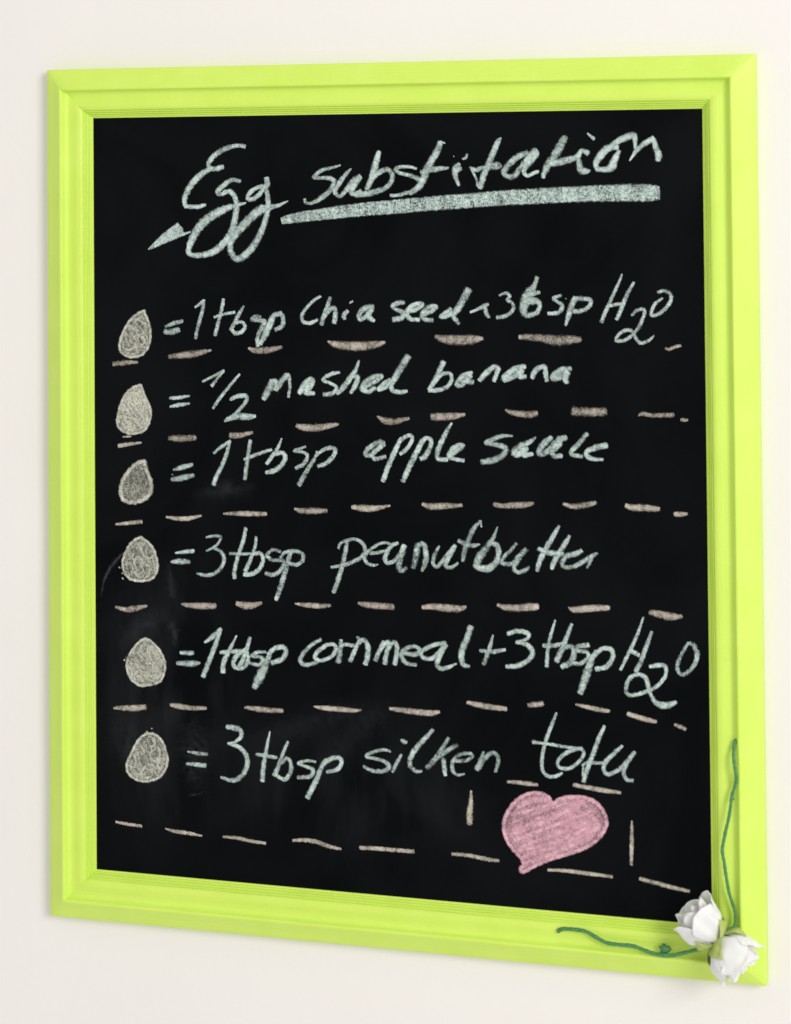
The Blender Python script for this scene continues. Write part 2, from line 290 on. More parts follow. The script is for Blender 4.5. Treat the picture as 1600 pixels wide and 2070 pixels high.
 ('word', 'H2O', ['394.2,111.6,1.4 391.5,118.3,2.3 386.8,128.1,2.7 382.2,137.9,3.0 379.4,144.6,2.8', '402.3,117.3,2.1 397.7,125.3,3.0 393.5,135.1,3.2 390.1,142.7,2.8', '385.0,133.4,2.7 389.5,132.5,2.5 395.8,131.6,2.3', '400.7,139.9,1.8 403.4,136.8,2.5 407.5,135.4,2.6 409.7,136.7,2.6 407.8,142.9,2.8 403.7,150.1,2.6 396.4,156.4,2.5 390.1,157.3,2.5 390.1,154.7,2.3 394.7,150.6,2.6 400.1,150.1,2.6 402.8,154.5,2.5 406.3,158.4,2.6 411.7,157.0,2.5 415.8,153.4,1.4', '418.8,123.8,2.1 423.7,122.9,2.6 427.7,125.9,2.8 426.8,131.2,2.8 420.9,137.5,2.8 415.1,139.8,2.5 414.2,137.6,2.5 416.5,132.2,2.5 421.9,127.8,1.8']),
 ('dash', None, ['321.3,155.7,3.6 327.0,155.6,4.5 337.2,156.3,5.4 348.2,157.5,7.5 357.4,156.9,6.2 364.7,156.8,3.9']),
 ('dash', None, ['423.7,161.7,1.9 426.0,162.5,2.4 429.5,161.0,2.4 434.0,159.8,2.1']),
 ('egg', 1, '36.1,193.9 37.6,196.2 39.5,201.5 42.9,207.7 44.6,214.0 43.8,220.3 40.8,226.7 35.9,229.9 29.0,231.3 22.2,229.9 17.8,226.4 16.8,221.0 18.3,212.8 21.3,205.5 25.3,199.1 31.2,195.2'),
 ('dash', None, ['21.7,232.7,1.1 25.1,232.5,1.5 28.5,232.2,1.3']),
 ('dash', None, ['18.2,239.4,3.0 25.1,238.3,3.1 36.4,236.5,1.7']),
 ('dash', None, ['58.1,232.7,3.7 67.1,232.7,5.1 79.1,231.9,4.0']),
 ('dash', None, ['106.0,229.4,4.5 113.2,229.2,4.2 123.2,226.7,2.3']),
 ('equals', None, ['59.0,203.6,2.4 66.3,203.2,2.9 74.5,201.6,1.5', '59.2,209.9,1.8 66.2,208.5,3.1 74.5,207.2,1.8']),
 ('word', '1/2', ['84.7,191.2,2.0 92.4,187.4,2.2 101.6,182.8,2.2', '101.1,183.3,2.2 96.3,188.7,2.4 91.9,194.1,2.9', '113.5,185.3,2.0 105.8,193.9,2.5 98.1,202.9,2.7 92.8,210.2,2.4', '106.2,203.6,2.7 111.5,201.3,3.6 117.2,200.7,3.6 119.1,202.9,3.6 115.2,208.7,2.9 109.5,214.2,2.7 101.8,219.3,2.0', '103.7,217.9,3.6 112.3,215.5,4.7 119.9,215.7,5.1 125.6,215.1,2.5']),
 ('word', 'mashed', ['131.9,202.6,4.5 135.7,195.9,5.4 138.1,191.0,5.1', '137.2,189.7,3.6 141.4,190.0,4.0 141.1,195.3,5.4', '141.4,195.8,4.5 146.6,188.6,4.5 150.4,185.4,4.1 151.8,190.3,2.7 151.8,195.6,2.7 150.8,200.9,2.7', '159.2,198.0,3.9 162.6,192.7,5.4 167.3,187.8,3.9 169.1,189.9,4.5 165.4,194.4,5.4 164.4,197.5,4.5 170.5,197.8,3.0', '189.7,182.5,2.1 183.2,183.9,3.2 177.1,188.0,2.9 183.1,190.5,2.5 187.3,193.5,3.0 184.0,197.5,3.6 177.5,198.5,3.6', '204.1,173.9,1.8 201.7,180.5,3.4 198.0,185.8,4.3 192.4,193.0,4.4 187.7,197.4,3.6', '198.9,184.9,3.9 203.1,185.7,3.9 201.6,191.0,4.3 197.9,196.8,3.0', '206.2,193.5,3.5 213.6,189.9,3.5 221.0,185.0,3.5 216.4,184.6,3.5 209.0,189.1,4.4 206.7,193.5,4.8 210.8,195.6,3.9 216.3,192.9,3.2', '240.8,170.3,4.9 236.1,177.3,5.3 231.1,185.2,4.9 227.8,190.5,4.4 229.1,194.4,3.9 234.6,195.6,3.5 239.6,194.6,2.5', '227.4,187.0,3.5 221.9,190.6,3.9 218.6,194.2,3.0 223.7,192.3,3.5 228.3,187.9,3.5']),
 ('dash', None, ['156.7,221.0,3.0 161.4,222.2,4.8 171.7,222.4,5.5 182.9,220.3,3.9 188.4,219.1,2.1']),
 ('dash', None, ['217.1,212.9,1.4 222.6,215.8,4.9 229.0,216.5,4.9 240.8,213.8,2.3']),
 ('word', 'banana', ['266.5,173.7,4.2 262.9,181.1,4.0 258.7,189.0,3.8 255.5,193.4,3.0', '258.7,189.0,3.5 264.7,182.8,3.1 270.5,181.8,3.0 272.3,185.7,3.0 269.1,190.9,3.3 261.8,193.7,3.5 255.5,193.8,3.0', '287.1,180.7,2.6 280.8,183.4,4.3 275.8,189.1,3.5 279.0,189.9,3.8 284.4,184.2,4.3', '285.3,182.4,5.2 283.9,186.8,4.8 288.0,187.5,3.1', '292.4,186.2,3.5 297.8,180.5,4.5 303.2,176.5,3.4 305.9,177.7,3.8 304.5,182.1,3.4 302.9,186.4,3.4', '325.4,175.7,3.4 317.4,178.4,5.1 310.2,184.1,4.3 312.0,185.3,3.8 319.1,181.8,4.3 322.7,178.3,4.3', '322.7,178.3,4.3 321.8,182.6,4.6 325.7,182.9,3.4', '330.1,183.7,3.4 332.4,179.0,4.3 335.9,176.3,3.8 339.4,176.3,3.8 339.8,180.5,3.7 340.6,185.6,3.4', '357.8,176.8,3.4 350.8,178.2,5.1 344.6,183.0,4.6 349.9,182.9,4.6 355.1,178.5,5.1', '355.1,179.4,5.1 353.8,183.7,4.7 355.1,186.6,3.4']),
 ('dash', None, ['257.6,212.4,5.2 263.5,212.2,5.6 272.5,211.6,5.2 281.5,210.2,2.2']),
 ('dash', None, ['310.9,206.3,1.9 315.3,207.9,3.8 323.3,209.0,4.8 329.4,208.9,4.8 333.4,207.9,3.4']),
 ('dash', None, ['358.8,206.1,6.4 368.8,206.2,6.1 377.4,206.0,5.9 381.7,205.7,5.4']),
 ('egg', 2, '39.2,249.2 39.7,253.6 42.6,259.8 44.7,266.9 43.3,274.2 36.6,279.3 29.3,280.9 21.4,279.2 19.0,273.2 21.0,264.6 26.4,256.8 32.4,251.6'),
 ('equals', None, ['61.6,255.6,1.8 67.9,253.7,4.0 76.6,251.2,2.7', '59.9,262.4,3.3 67.9,261.3,4.6 77.5,258.9,3.3', '60.4,259.0,0.7 61.3,258.8,0.7']),
 ('word', '1', ['93.0,242.6,2.0 98.8,238.0,2.9 106.0,233.4,2.5', '105.5,233.8,2.7 103.1,242.8,3.3 98.7,252.7,3.4 94.8,259.9,3.6 92.9,265.3,3.6']),
 ('word', 'tbsp', ['121.3,232.5,3.1 120.2,240.5,3.2 118.8,248.5,3.4 117.0,260.5,3.2', '116.4,246.4,2.2 122.6,244.0,2.9 131.2,240.7,2.9 137.8,238.7,2.2', '145.4,230.5,1.3 143.0,236.3,2.7 138.7,242.6,3.2 133.9,249.0,3.0', '139.6,242.2,3.0 145.3,240.7,3.6 148.1,243.7,3.8 145.2,249.5,3.8 139.6,253.6,3.9 133.4,255.2,3.2', '163.6,235.8,1.8 158.5,237.7,2.5 154.7,239.1,2.3 161.3,239.8,2.5 165.0,242.3,3.0 162.1,248.1,3.2 156.0,251.4,2.9', '172.0,238.6,1.1 170.1,244.3,2.7 165.9,250.6,3.4 162.1,256.9,3.7 158.3,263.2,3.9', '170.6,242.6,2.3 177.2,237.6,3.0 183.7,236.1,3.4 186.0,238.6,3.5 182.7,244.0,3.5 178.0,247.6,3.5 172.9,249.5,3.2']),
 ('word', 'apple', ['222.4,231.5,3.2 217.8,231.2,3.9 211.4,235.3,3.9 208.1,239.7,3.5 212.3,240.5,3.5 218.7,235.1,3.9 222.4,232.3,3.5', '216.0,236.9,4.4 213.2,240.4,3.0 215.9,243.0,3.5 223.3,241.0,3.0', '234.8,227.7,2.6 230.6,236.5,4.0 226.0,246.1,4.2 221.3,258.4,3.8', '232.9,231.2,3.0 238.0,226.7,3.1 242.5,226.2,3.1 242.5,230.0,3.1 238.8,235.4,3.1 234.2,239.0,3.0', '250.7,229.0,3.8 246.1,237.7,4.3 241.4,246.5,4.2 235.9,258.0,3.8', '249.7,230.7,3.5 253.4,227.2,3.1 257.0,229.2,3.5 255.6,234.9,3.8 252.4,240.1,4.3 249.2,242.0,3.5', '272.0,216.3,1.7 268.3,222.4,3.5 264.2,230.3,4.0 261.4,237.3,4.0 262.3,241.6,3.5 268.6,241.8,3.1', '269.5,238.8,3.8 275.9,235.1,4.3 280.4,231.6,3.1 275.9,232.1,3.8 271.4,236.1,4.3 270.4,239.6,4.3 274.0,241.2,3.1 280.7,242.3,2.9']),
 ('dash', None, ['154.9,280.4,2.1 160.0,281.5,4.3 171.2,281.1,4.4 179.1,280.7,3.0']),
 ('dash', None, ['198.0,277.5,3.0 205.5,278.1,4.9 214.7,277.8,4.4 226.2,275.5,1.6']),
 ('dash', None, ['250.1,273.5,2.6 255.7,275.0,4.8 264.7,274.4,4.8 271.9,274.0,3.8 278.9,273.3,2.6']),
 ('dash', None, ['15.7,296.7,1.8 24.8,295.5,2.9 36.5,294.0,3.1']),
 ('dash', None, ['55.9,289.8,1.8 62.8,290.6,3.1 72.5,290.3,3.6 83.1,287.9,1.8']),
 ('dash', None, ['100.4,285.9,1.6 107.1,285.4,3.1 116.6,285.1,3.9 126.1,285.0,3.9 133.2,284.7,3.0']),
 ('word', 'sauce', ['315.6,224.2,1.5 308.1,224.4,3.2 299.2,228.0,3.8 296.5,229.8,3.1 304.5,230.5,3.8 310.6,232.9,4.3 308.8,237.6,4.4 301.7,241.3,4.6 293.2,242.8,3.9', '332.3,224.6,1.4 328.3,227.7,3.4 321.3,231.3,5.1 316.4,235.7,4.6 319.4,236.9,4.6 325.7,232.0,4.6', '324.8,232.9,4.6 323.8,237.2,3.7 330.0,236.1,3.1', '343.3,224.3,3.7 338.0,229.1,4.7 334.4,234.3,4.1 337.0,236.4,3.7 343.2,231.5,4.6 348.5,226.3,5.1 353.8,224.0,3.7', '349.4,227.9,5.1 344.1,234.0,4.6 345.8,237.0,4.1 350.6,236.8,3.4', '368.6,221.1,3.4 363.3,227.5,3.7 358.0,232.8,3.7 358.0,235.7,3.4 364.9,236.8,3.4', '382.3,228.7,4.2 374.5,230.6,4.5 368.5,233.3,3.7 368.4,236.3,3.7 372.7,238.3,3.4 379.6,238.5,2.0']),
 ('dash', None, ['302.1,272.0,3.4 308.5,272.7,3.7 316.4,272.0,4.6 324.4,271.4,4.2 330.1,270.0,2.4']),
 ('dash', None, ['351.4,269.9,2.5 358.5,271.3,3.7 366.3,270.2,4.3 374.1,268.2,3.0']),
 ('dash', None, ['404.5,208.1,1.5 407.1,206.7,3.0 414.3,207.6,3.0 419.4,207.3,3.3 428.6,206.9,3.3']),
 ('dash', None, ['433.6,210.1,2.2 435.6,210.2,2.8 438.2,210.0,2.2']),
 ('dash', None, ['394.9,269.4,3.0 399.2,270.5,4.5 405.9,270.5,4.8 413.5,270.7,4.5 418.1,270.8,3.0']),
 ('dash', None, ['428.5,273.9,3.0 432.3,274.0,3.7 437.1,273.4,2.0']),
 ('egg', 3, '36.0,304.5 40.4,307.4 45.2,311.7 48.1,317.9 49.5,325.0 48.0,331.3 44.1,335.9 36.3,337.6 28.5,337.1 22.6,333.3 20.2,326.3 21.7,319.0 25.7,311.6 30.6,306.9'),
 ('equals', None, ['62.7,315.6,1.6 69.5,314.5,3.1 77.2,313.5,3.1', '59.5,322.0,2.4 66.5,321.5,4.5 73.8,321.4,2.9']),
 ('word', '3', ['86.9,303.3,1.6 92.6,302.2,2.5 97.9,302.5,2.5 96.4,306.9,2.3 92.6,310.2,2.2 86.8,313.1,1.6', '92.6,310.7,2.5 98.3,313.1,3.1 100.7,318.3,3.2 98.2,324.6,3.2 92.5,329.3,3.1 84.8,330.5,2.9 79.5,329.4,2.0']),
 ('word', 'tbsp', ['117.5,295.5,3.0 115.5,304.4,3.2 111.6,315.2,3.2 108.7,325.9,3.4 108.7,331.7,3.4', '105.0,314.1,2.5 113.6,314.2,2.5 123.1,313.4,2.3', '125.5,301.3,2.3 124.5,308.5,2.7 121.1,317.4,3.2 116.8,326.4,3.6', '122.1,313.8,3.0 128.7,313.1,3.2 130.6,317.9,3.4 127.7,324.2,3.4 122.0,328.0,3.6 115.8,328.7,3.2', '143.8,311.2,2.5 138.2,310.1,2.8 133.9,314.2,3.4 137.2,317.2,3.0 143.8,317.3,3.2 146.6,318.1,2.7 144.7,323.4,3.2 139.0,327.7,3.5 132.4,327.1,3.0', '151.4,311.7,3.5 148.5,321.5,3.9 145.6,331.3,4.1 142.7,339.4,3.9 140.3,345.6,3.2', '143.8,315.6,2.3 147.6,311.5,2.7 155.1,310.3,3.0 160.7,312.2,3.2 160.7,316.6,3.2 156.0,319.9,3.0 149.4,318.8,2.8']),
 ('word', 'peanut', ['187.7,307.1,2.3 189.6,303.1,2.3 198.0,300.2,2.6 204.4,301.7,3.0 207.6,306.8,3.3 205.2,312.1,3.1 198.7,315.8,3.0 191.3,318.8,3.0 182.1,320.5,2.1', '194.3,301.2,3.0 192.3,311.7,3.5 189.5,322.3,3.7 186.6,331.2,3.8 183.8,338.3,3.5', '211.2,309.6,2.8 218.1,308.5,2.6 225.4,306.0,2.3 226.4,302.5,2.4 220.0,301.9,2.3 212.6,306.1,2.6 207.1,312.0,3.1 208.9,316.3,2.8 213.4,317.8,2.4 217.1,317.2,1.4', '231.9,301.4,2.6 226.4,304.2,3.5 222.6,311.3,3.8 223.5,315.6,3.1 229.9,313.6,3.5 234.5,307.4,3.8 236.4,303.0,4.3', '236.4,303.8,4.8 233.6,311.7,4.8 232.6,317.8,4.7 234.4,320.8,3.8 238.1,318.4,2.6', '246.4,301.7,4.0 245.4,308.6,4.8 243.1,318.2,4.0', '244.5,306.9,3.1 248.2,301.6,3.8 251.4,302.3,3.8 252.6,310.1,4.3 251.2,316.1,4.0 249.4,320.1,2.6', '262.2,302.3,1.7 259.0,308.1,3.1 257.6,314.1,3.1 260.7,316.6,2.9 267.1,309.4,3.4 273.9,301.4,3.4', '273.4,302.3,3.4 267.9,312.0,3.8 267.0,316.3,3.4 271.5,316.5,2.9 275.6,313.4,2.0', '292.4,283.5,2.2 292.8,287.8,1.7', '291.9,284.0,2.2 287.0,289.7,3.8 283.8,296.7,3.8 280.6,304.6,3.8 279.2,311.9,3.1', '276.2,297.9,3.1 280.6,299.9,3.8 286.0,300.9,3.8 291.8,299.8,1.4']),
 ('word', 'butter', ['304.3,287.3,1.2 301.2,295.2,3.1 297.5,300.4,4.6 292.1,307.5,6.0 288.5,314.5,4.6', '299.3,298.7,3.7 303.8,300.2,4.1 305.0,305.3,4.2 302.8,312.2,4.7 297.4,316.3,5.4 290.3,316.1,4.2 287.2,314.6,3.1', '317.9,298.3,2.5 313.5,303.2,3.0 309.0,307.6,2.9 307.2,312.0,3.0 314.3,312.5,3.4 319.6,307.2,4.0 324.9,301.9,3.7', '319.6,308.0,4.2 316.0,315.0,3.7 318.6,317.9,3.4 323.9,316.4,3.4 326.6,313.7,1.7', '348.3,284.8,2.0 344.3,291.7,3.7 339.0,300.4,4.0 334.5,309.1,4.0 332.3,316.4,3.4', '355.7,291.3,2.3 352.1,297.3,3.7 347.7,304.3,4.0 344.1,310.4,4.2 342.8,314.7,3.0', '333.3,301.1,3.4 339.0,303.4,4.0 346.0,304.0,4.2 351.2,304.2,3.3', '352.0,305.8,2.8 359.0,303.8,4.2 364.2,301.1,3.0 359.9,302.9,3.3 352.9,305.8,4.2 350.2,310.1,3.7 352.0,313.0,3.3 358.1,312.3,3.3 365.0,308.6,3.7 372.0,304.1,3.3 375.0,302.3,2.0', '371.1,305.0,3.3 369.4,309.3,2.8 367.6,312.7,1.7']),
 ('dash', None, ['15.4,356.9,2.2 23.4,358.3,3.7 30.3,357.2,4.7 40.1,354.7,2.0']),
 ('dash', None, ['67.5,352.2,1.8 74.0,352.8,4.0 84.6,352.7,5.0 93.7,352.3,4.3']),
 ('dash', None, ['110.0,349.7,3.6 116.2,350.8,5.5 121.8,350.5,5.0 129.2,348.4,2.3']),
 ('dash', None, ['154.8,347.6,1.4 161.4,348.1,3.5 172.6,348.4,4.0 181.4,347.6,2.4']),
 ('dash', None, ['202.2,344.8,2.1 207.7,345.8,4.3 218.7,346.2,4.8 228.0,346.2,4.7']),
 ('dash', None, ['249.4,345.5,3.1 256.8,344.7,4.6 267.6,345.1,5.5 276.6,345.1,4.6 281.1,343.5,2.2']),
 ('dash', None, ['303.8,341.2,2.5 308.7,342.6,4.2 317.5,342.6,5.0 326.3,341.6,5.5 332.6,341.0,4.5']),
 ('dash', None, ['354.3,340.4,1.3 357.7,341.9,4.2 367.3,340.7,5.1 376.8,339.7,4.5 382.6,339.4,3.3']),
 ('egg', 4, '38.0,377.8 42.9,379.4 48.7,384.0 52.5,389.1 54.9,395.2 54.4,401.5 51.5,408.8 45.6,411.8 36.8,413.7 31.0,412.2 25.6,407.6 23.2,400.6 23.7,394.3 27.2,387.8 32.1,382.2'),
 ('equals', None, ['66.1,387.3,2.5 70.9,387.2,3.6 76.2,386.9,3.4', '63.4,394.8,2.9 69.9,394.8,4.5 76.7,394.4,4.5 81.5,393.6,1.8']),
 ('word', '1', ['85.2,378.9,1.8 91.2,374.6,3.9 97.9,368.5,3.2', '97.5,368.9,3.0 94.0,378.9,3.9 89.2,390.6,4.1 83.8,403.4,4.1']),
 ('word', 'tbsp', ['109.8,372.7,1.4 106.5,379.1,2.7 102.6,386.4,3.6 99.7,392.7,4.1 99.2,399.4,4.3', '97.3,385.3,3.0 105.5,384.3,3.4 115.9,383.0,3.0', '120.3,373.5,3.0 117.8,381.1,3.5 114.9,389.2,3.9 111.1,395.6,3.5', '116.9,382.0,3.2 110.2,386.8,3.9 107.3,392.3,3.9 110.1,396.1,3.2 115.9,394.4,3.2 118.7,389.0,3.2 117.8,383.8,3.2', '132.0,383.0,2.3 125.4,383.8,3.0 121.6,386.6,3.0 127.3,386.8,2.7 130.1,388.4,3.5 127.2,392.5,3.0 119.7,391.6,2.7', '135.8,382.8,3.2 131.9,392.6,5.6 127.2,401.7,7.1 123.3,409.0,4.2', '133.9,384.6,3.5 139.6,379.9,3.9 146.2,379.1,4.0 147.5,383.0,4.0 144.2,387.6,4.0 136.7,390.6,3.9']),
 ('dash', None, ['13.4,430.3,1.8 21.1,429.8,4.0 30.9,429.2,4.7 38.7,427.9,4.0']),
 ('dash', None, ['58.0,425.2,2.5 63.9,425.8,4.3 75.5,426.5,3.7 86.1,425.8,2.5']),
 ('dash', None, ['115.7,423.5,2.1 123.2,423.9,3.9 134.5,424.3,4.0 144.7,423.9,3.2']),
 ('word', 'cornmeal', ['174.2,371.9,2.6 166.8,376.3,3.1 160.2,383.2,3.5 158.3,388.1,3.5 162.9,390.5,3.5 171.3,388.2,3.0', '178.8,375.2,3.1 171.4,380.8,3.5 169.5,385.3,3.5 174.1,386.8,3.1 181.6,383.7,3.1 185.3,378.3,3.5 183.5,374.9,3.1 177.9,375.7,3.0', '189.1,371.6,3.1 188.5,378.1,3.8 187.1,387.3,4.5', '188.6,376.4,3.1 191.8,374.5,3.0 198.3,375.0,2.9', '201.1,368.8,2.1 202.9,370.8,2.9 199.2,378.4,3.5 195.9,386.0,3.8', '200.1,375.8,3.5 204.7,370.7,3.5 208.4,372.7,3.8 209.2,379.6,4.3 207.3,387.5,4.3', '220.8,370.7,2.9 217.5,377.4,3.4 214.7,384.5,3.8', '218.0,377.4,3.4 222.1,372.0,3.8 224.9,371.8,3.8 223.0,378.8,3.8 221.5,386.3,4.0', '223.9,376.2,3.4 227.6,371.2,3.4 230.3,372.4,3.8 230.3,379.3,3.8 228.8,386.3,3.9', '234.8,378.2,3.4 243.9,378.6,3.8 247.5,375.8,3.8 243.9,373.0,3.1 236.7,375.1,3.4 233.9,380.0,3.8 237.5,384.9,3.4 244.7,385.8,2.9', '266.5,369.2,3.1 257.5,371.4,3.4 249.3,375.7,3.4 249.3,380.0,3.4 255.6,380.9,3.4 262.0,375.8,3.7 266.5,370.4,4.3', '264.7,372.3,4.3 261.0,380.2,4.3 260.1,385.4,3.9 263.7,387.3,3.4 269.1,385.7,2.9 274.0,383.3,1.5', '284.5,357.1,4.6 282.2,364.5,4.6 279.0,371.5,4.9 277.6,377.5,4.6 278.9,383.5,3.9 283.4,384.5,2.5']),
 ('dash', None, ['168.3,419.6,1.4 175.7,420.2,3.5 188.7,420.3,4.0 197.9,420.6,3.1 203.9,419.8,1.4']),
 ('dash', None, ['224.9,417.4,2.4 231.7,418.0,3.8 243.5,418.6,4.4 254.4,418.8,4.4 261.1,417.5,2.5']),
 ('dash', None, ['410.8,341.1,3.5 417.2,341.9,5.1 424.6,343.1,5.5 432.5,342.7,3.0']),
 ('dash', None, ['281.3,409.8,2.7 288.2,410.8,4.0 298.2,412.0,4.2 309.3,412.4,3.5']),
 ('dash', None, ['325.1,409.0,3.3 330.2,408.2,4.2 335.5,407.3,3.7']),
 ('dash', None, ['358.6,406.4,1.6 366.1,407.6,3.1 374.7,408.9,3.5 382.0,409.5,2.5']),
 ('dash', None, ['394.6,410.5,3.1 401.5,412.2,3.7 408.9,413.8,3.6 414.2,414.5,2.4']),
 ('dash', None, ['426.9,415.7,2.2 431.1,417.0,3.0 434.2,418.4,2.6']),
 ('word', '+', ['300.4,362.1,1.3 298.1,370.2,3.2 293.5,382.7,3.4', '290.8,373.3,2.5 298.6,373.9,3.6 309.1,371.8,2.5']),
 ('word', '3', ['310.9,360.8,3.2 317.5,358.6,3.6 325.2,359.7,3.6 324.6,363.5,2.7 316.9,366.6,2.9', '317.5,366.0,3.1 325.1,367.7,3.8 328.4,372.8,4.0 325.0,378.3,3.8 317.3,382.5,3.8 309.6,383.4,3.1']),
 ('word', 'tbsp', ['344.8,349.7,1.5 341.7,359.4,2.5 339.4,369.0,2.9 338.4,381.8,3.1', '336.1,367.6,3.3 342.7,367.3,3.5 350.3,365.3,2.9', '356.4,351.8,2.5 353.1,359.9,3.5 349.2,369.6,4.1 345.3,377.7,4.1', '350.3,368.5,3.1 355.7,367.1,3.7 357.8,371.2,4.1 355.6,377.7,4.6 349.1,381.2,4.1', '368.2,365.4,3.7 361.1,366.8,3.7 360.0,369.5,3.1 366.5,370.2,3.1 367.6,373.8,3.1 362.1,378.3,3.3 356.7,378.1,3.1', '373.0,368.8,2.1 369.7,375.8,4.5 366.4,385.5,5.8 361.9,398.4,4.5', '371.9,372.5,3.1 377.3,367.5,3.3 383.8,367.7,3.5 384.8,372.9,3.5 380.4,379.4,3.7 372.9,381.4,3.5']),
 ('word', 'H2O', ['406.3,344.5,1.4 402.1,356.2,2.5 396.6,368.0,2.7 390.1,381.0,2.3', '411.9,354.1,2.4 407.3,366.4,3.3 403.5,376.0,3.5 400.8,381.4,3.3', '396.7,367.0,3.7 399.8,368.9,3.5 403.0,370.3,3.1', '410.4,377.7,2.8 416.8,376.3,3.5 421.0,377.1,3.0 420.9,383.4,2.8 414.5,391.0,3.0 404.9,395.8,3.1 396.3,397.8,2.9 393.7,394.3,2.9 395.9,386.9,3.1 401.8,383.4,3.1 407.1,385.2,3.5 409.2,391.3,3.5 411.2,397.5,3.0 415.4,402.4,4.1 421.7,403.1,4.9 428.1,400.6,2.8', '437.0,360.1,2.2 432.7,367.1,2.6 429.5,374.5,3.0 429.9,380.2,2.8 433.6,381.6,2.8 440.0,376.0,3.0 442.7,368.6,3.6 441.2,362.5,3.6 437.6,360.1,2.6']),
 ('egg', 5, '39.6,446.1 46.4,446.5 52.2,451.5 55.5,458.4 56.5,465.4 54.5,472.7 50.1,478.3 43.3,481.5 35.5,482.5 28.6,480.8 23.8,476.6 22.8,471.3 25.3,464.9 29.8,455.7 34.2,449.6'),
 ('equals', None, ['71.5,458.0,1.6 79.2,458.6,3.0 86.8,458.8,3.0', '70.3,466.7,2.1 77.2,466.7,3.5 85.3,467.0,3.5']),
 ('word', '3', ['101.8,438.1,3.5 107.0,438.6,4.4 111.7,439.6,3.9 113.1,443.9,3.5 108.8,448.2,2.6 102.6,450.4,2.3', '103.1,449.9,2.6 111.7,452.4,3.5 116.8,457.8,4.0 117.3,464.8,4.0 113.4,472.1,3.9 106.7,476.1,3.5 97.2,474.5,2.3']),
 ('word', 'tbsp', ['134.9,439.4,1.2 133.0,447.9,2.6 131.0,457.7,3.5 129.5,466.6,4.0 129.0,474.9,3.8', '124.4,456.2,2.6 131.5,456.8,3.3 139.9,457.5,2.6', '148.5,445.6,2.3 145.6,452.3,3.1 142.8,459.5,3.5 138.4,470.3,4.4', '143.7,461.2,3.1 147.5,457.4,3.0 150.2,459.9,3.5 150.7,465.9,3.8 146.4,472.4,3.5 140.8,471.0,3.0', '169.4,458.5,2.1 163.3,458.1,2.4 156.3,460.3,2.6 161.4,462.1,2.8 167.5,464.3,3.3 165.1,468.9,3.5 155.8,470.4,2.9', '177.3,456.7,4.0 173.5,462.6,4.1 169.7,471.6,4.3 166.4,477.9,4.3 163.1,484.2,4.3', '175.4,459.0,3.5 181.9,455.1,3.8 187.5,454.7,3.4 188.8,458.1,3.4 185.6,462.6,3.4 177.7,464.9,2.9']),
 ('word', 'silken', ['225.1,447.4,2.0 219.7,446.6,2.6 212.3,448.7,2.7 207.3,452.0,3.1 214.1,453.3,2.9 220.5,454.6,3.4 224.1,458.2,3.7 219.5,461.5,3.4 211.3,461.7,3.2 204.9,459.1,2.4', '233.3,449.0,2.2 230.1,454.3,3.1 226.4,461.5,2.7', '232.9,439.1,2.2 235.2,439.8,3.4 237.0,440.5,2.9', '256.5,430.2,2.9 250.6,436.6,3.7 243.3,444.8,4.1 239.6,452.0,3.9 240.0,457.1,3.7 244.1,459.8,3.0 248.1,459.5,2.2', '267.7,435.1,2.9 263.1,442.6,3.7 257.7,450.7,4.2 251.8,457.1,3.7', '273.9,439.8,3.2 266.7,444.1,3.7 259.5,449.7,3.7', '264.0,449.4,3.4 264.4,455.4,3.9 265.2,461.3,3.0', '271.1,450.7,2.9 279.2,450.1,3.0 284.6,447.2,2.8 282.8,444.7,2.5 274.7,446.6,2.9 270.2,452.4,3.4 271.1,458.4,3.0 274.6,460.2,2.5 279.1,459.1,1.5', '293.0,442.8,2.0 291.2,448.4,3.7 288.0,455.5,4.2', '288.9,454.5,4.2 293.4,448.3,3.7 298.8,443.2,3.3 302.8,445.1,3.3 303.2,450.1,3.3 301.3,456.2,2.5']),
 ('word', 'tofu', ['345.0,413.1,2.0 341.2,422.2,2.8 336.7,434.3,3.0 334.4,445.4,2.8 335.2,453.8,2.8 340.0,456.9,2.8 345.2,455.7,2.8 348.7,453.7,2.0', '328.0,434.0,3.0 335.8,434.4,2.3 344.6,435.1,2.6 354.1,436.1,2.5 361.0,436.1,2.3', '361.1,435.6,2.5 364.0,438.8,2.8 361.0,444.5,2.8 354.0,450.0,3.0 347.9,450.4,2.8 345.3,447.2,2.8 348.8,441.9,3.1 355.8,437.7,3.1 362.8,435.9,2.8', '378.5,419.8,2.5 374.1,429.3,3.3 369.6,441.4,3.6 366.1,450.0,3.8 363.4,458.6,3.3', '362.6,447.7,2.0 367.0,445.3,2.8 376.5,445.1,2.8', '363.5,447.6,1.6 363.0,455.2,2.1', '390.8,432.4,2.3 385.1,437.8,3.3 379.1,444.1,3.6 377.7,449.2,3.3 380.7,452.3,3.3 388.5,448.4,3.2 394.5,442.2,3.6 399.3,436.0,2.9', '394.5,442.2,3.2 391.4,449.9,3.2 393.5,454.7,3.2 397.8,455.3,2.9']),
 ('dash', None, ['309.7,462.4,2.2 316.3,462.4,3.1 325.0,462.8,3.3 331.2,463.0,2.3']),
 ('dash', None, ['356.4,461.2,2.9 365.1,462.2,3.3 377.1,463.5,3.6 389.1,464.3,2.4']),
 ('dash', None, ['283.6,470.7,1.8 283.4,477.9,3.3 282.4,486.5,4.7 282.3,493.4,4.5']),
 ('dash', None, ['151.7,515.2,2.2 160.1,514.3,3.1 169.4,514.7,3.4 177.7,517.0,3.3 187.9,518.4,2.0']),
 ('dash', None, ['202.1,516.4,3.2 213.6,515.9,3.2 229.1,515.9,3.2 241.7,515.8,2.9']),
 ('dash', None, ['14.7,512.6,2.0 23.6,513.5,2.5 35.1,514.2,2.3']),
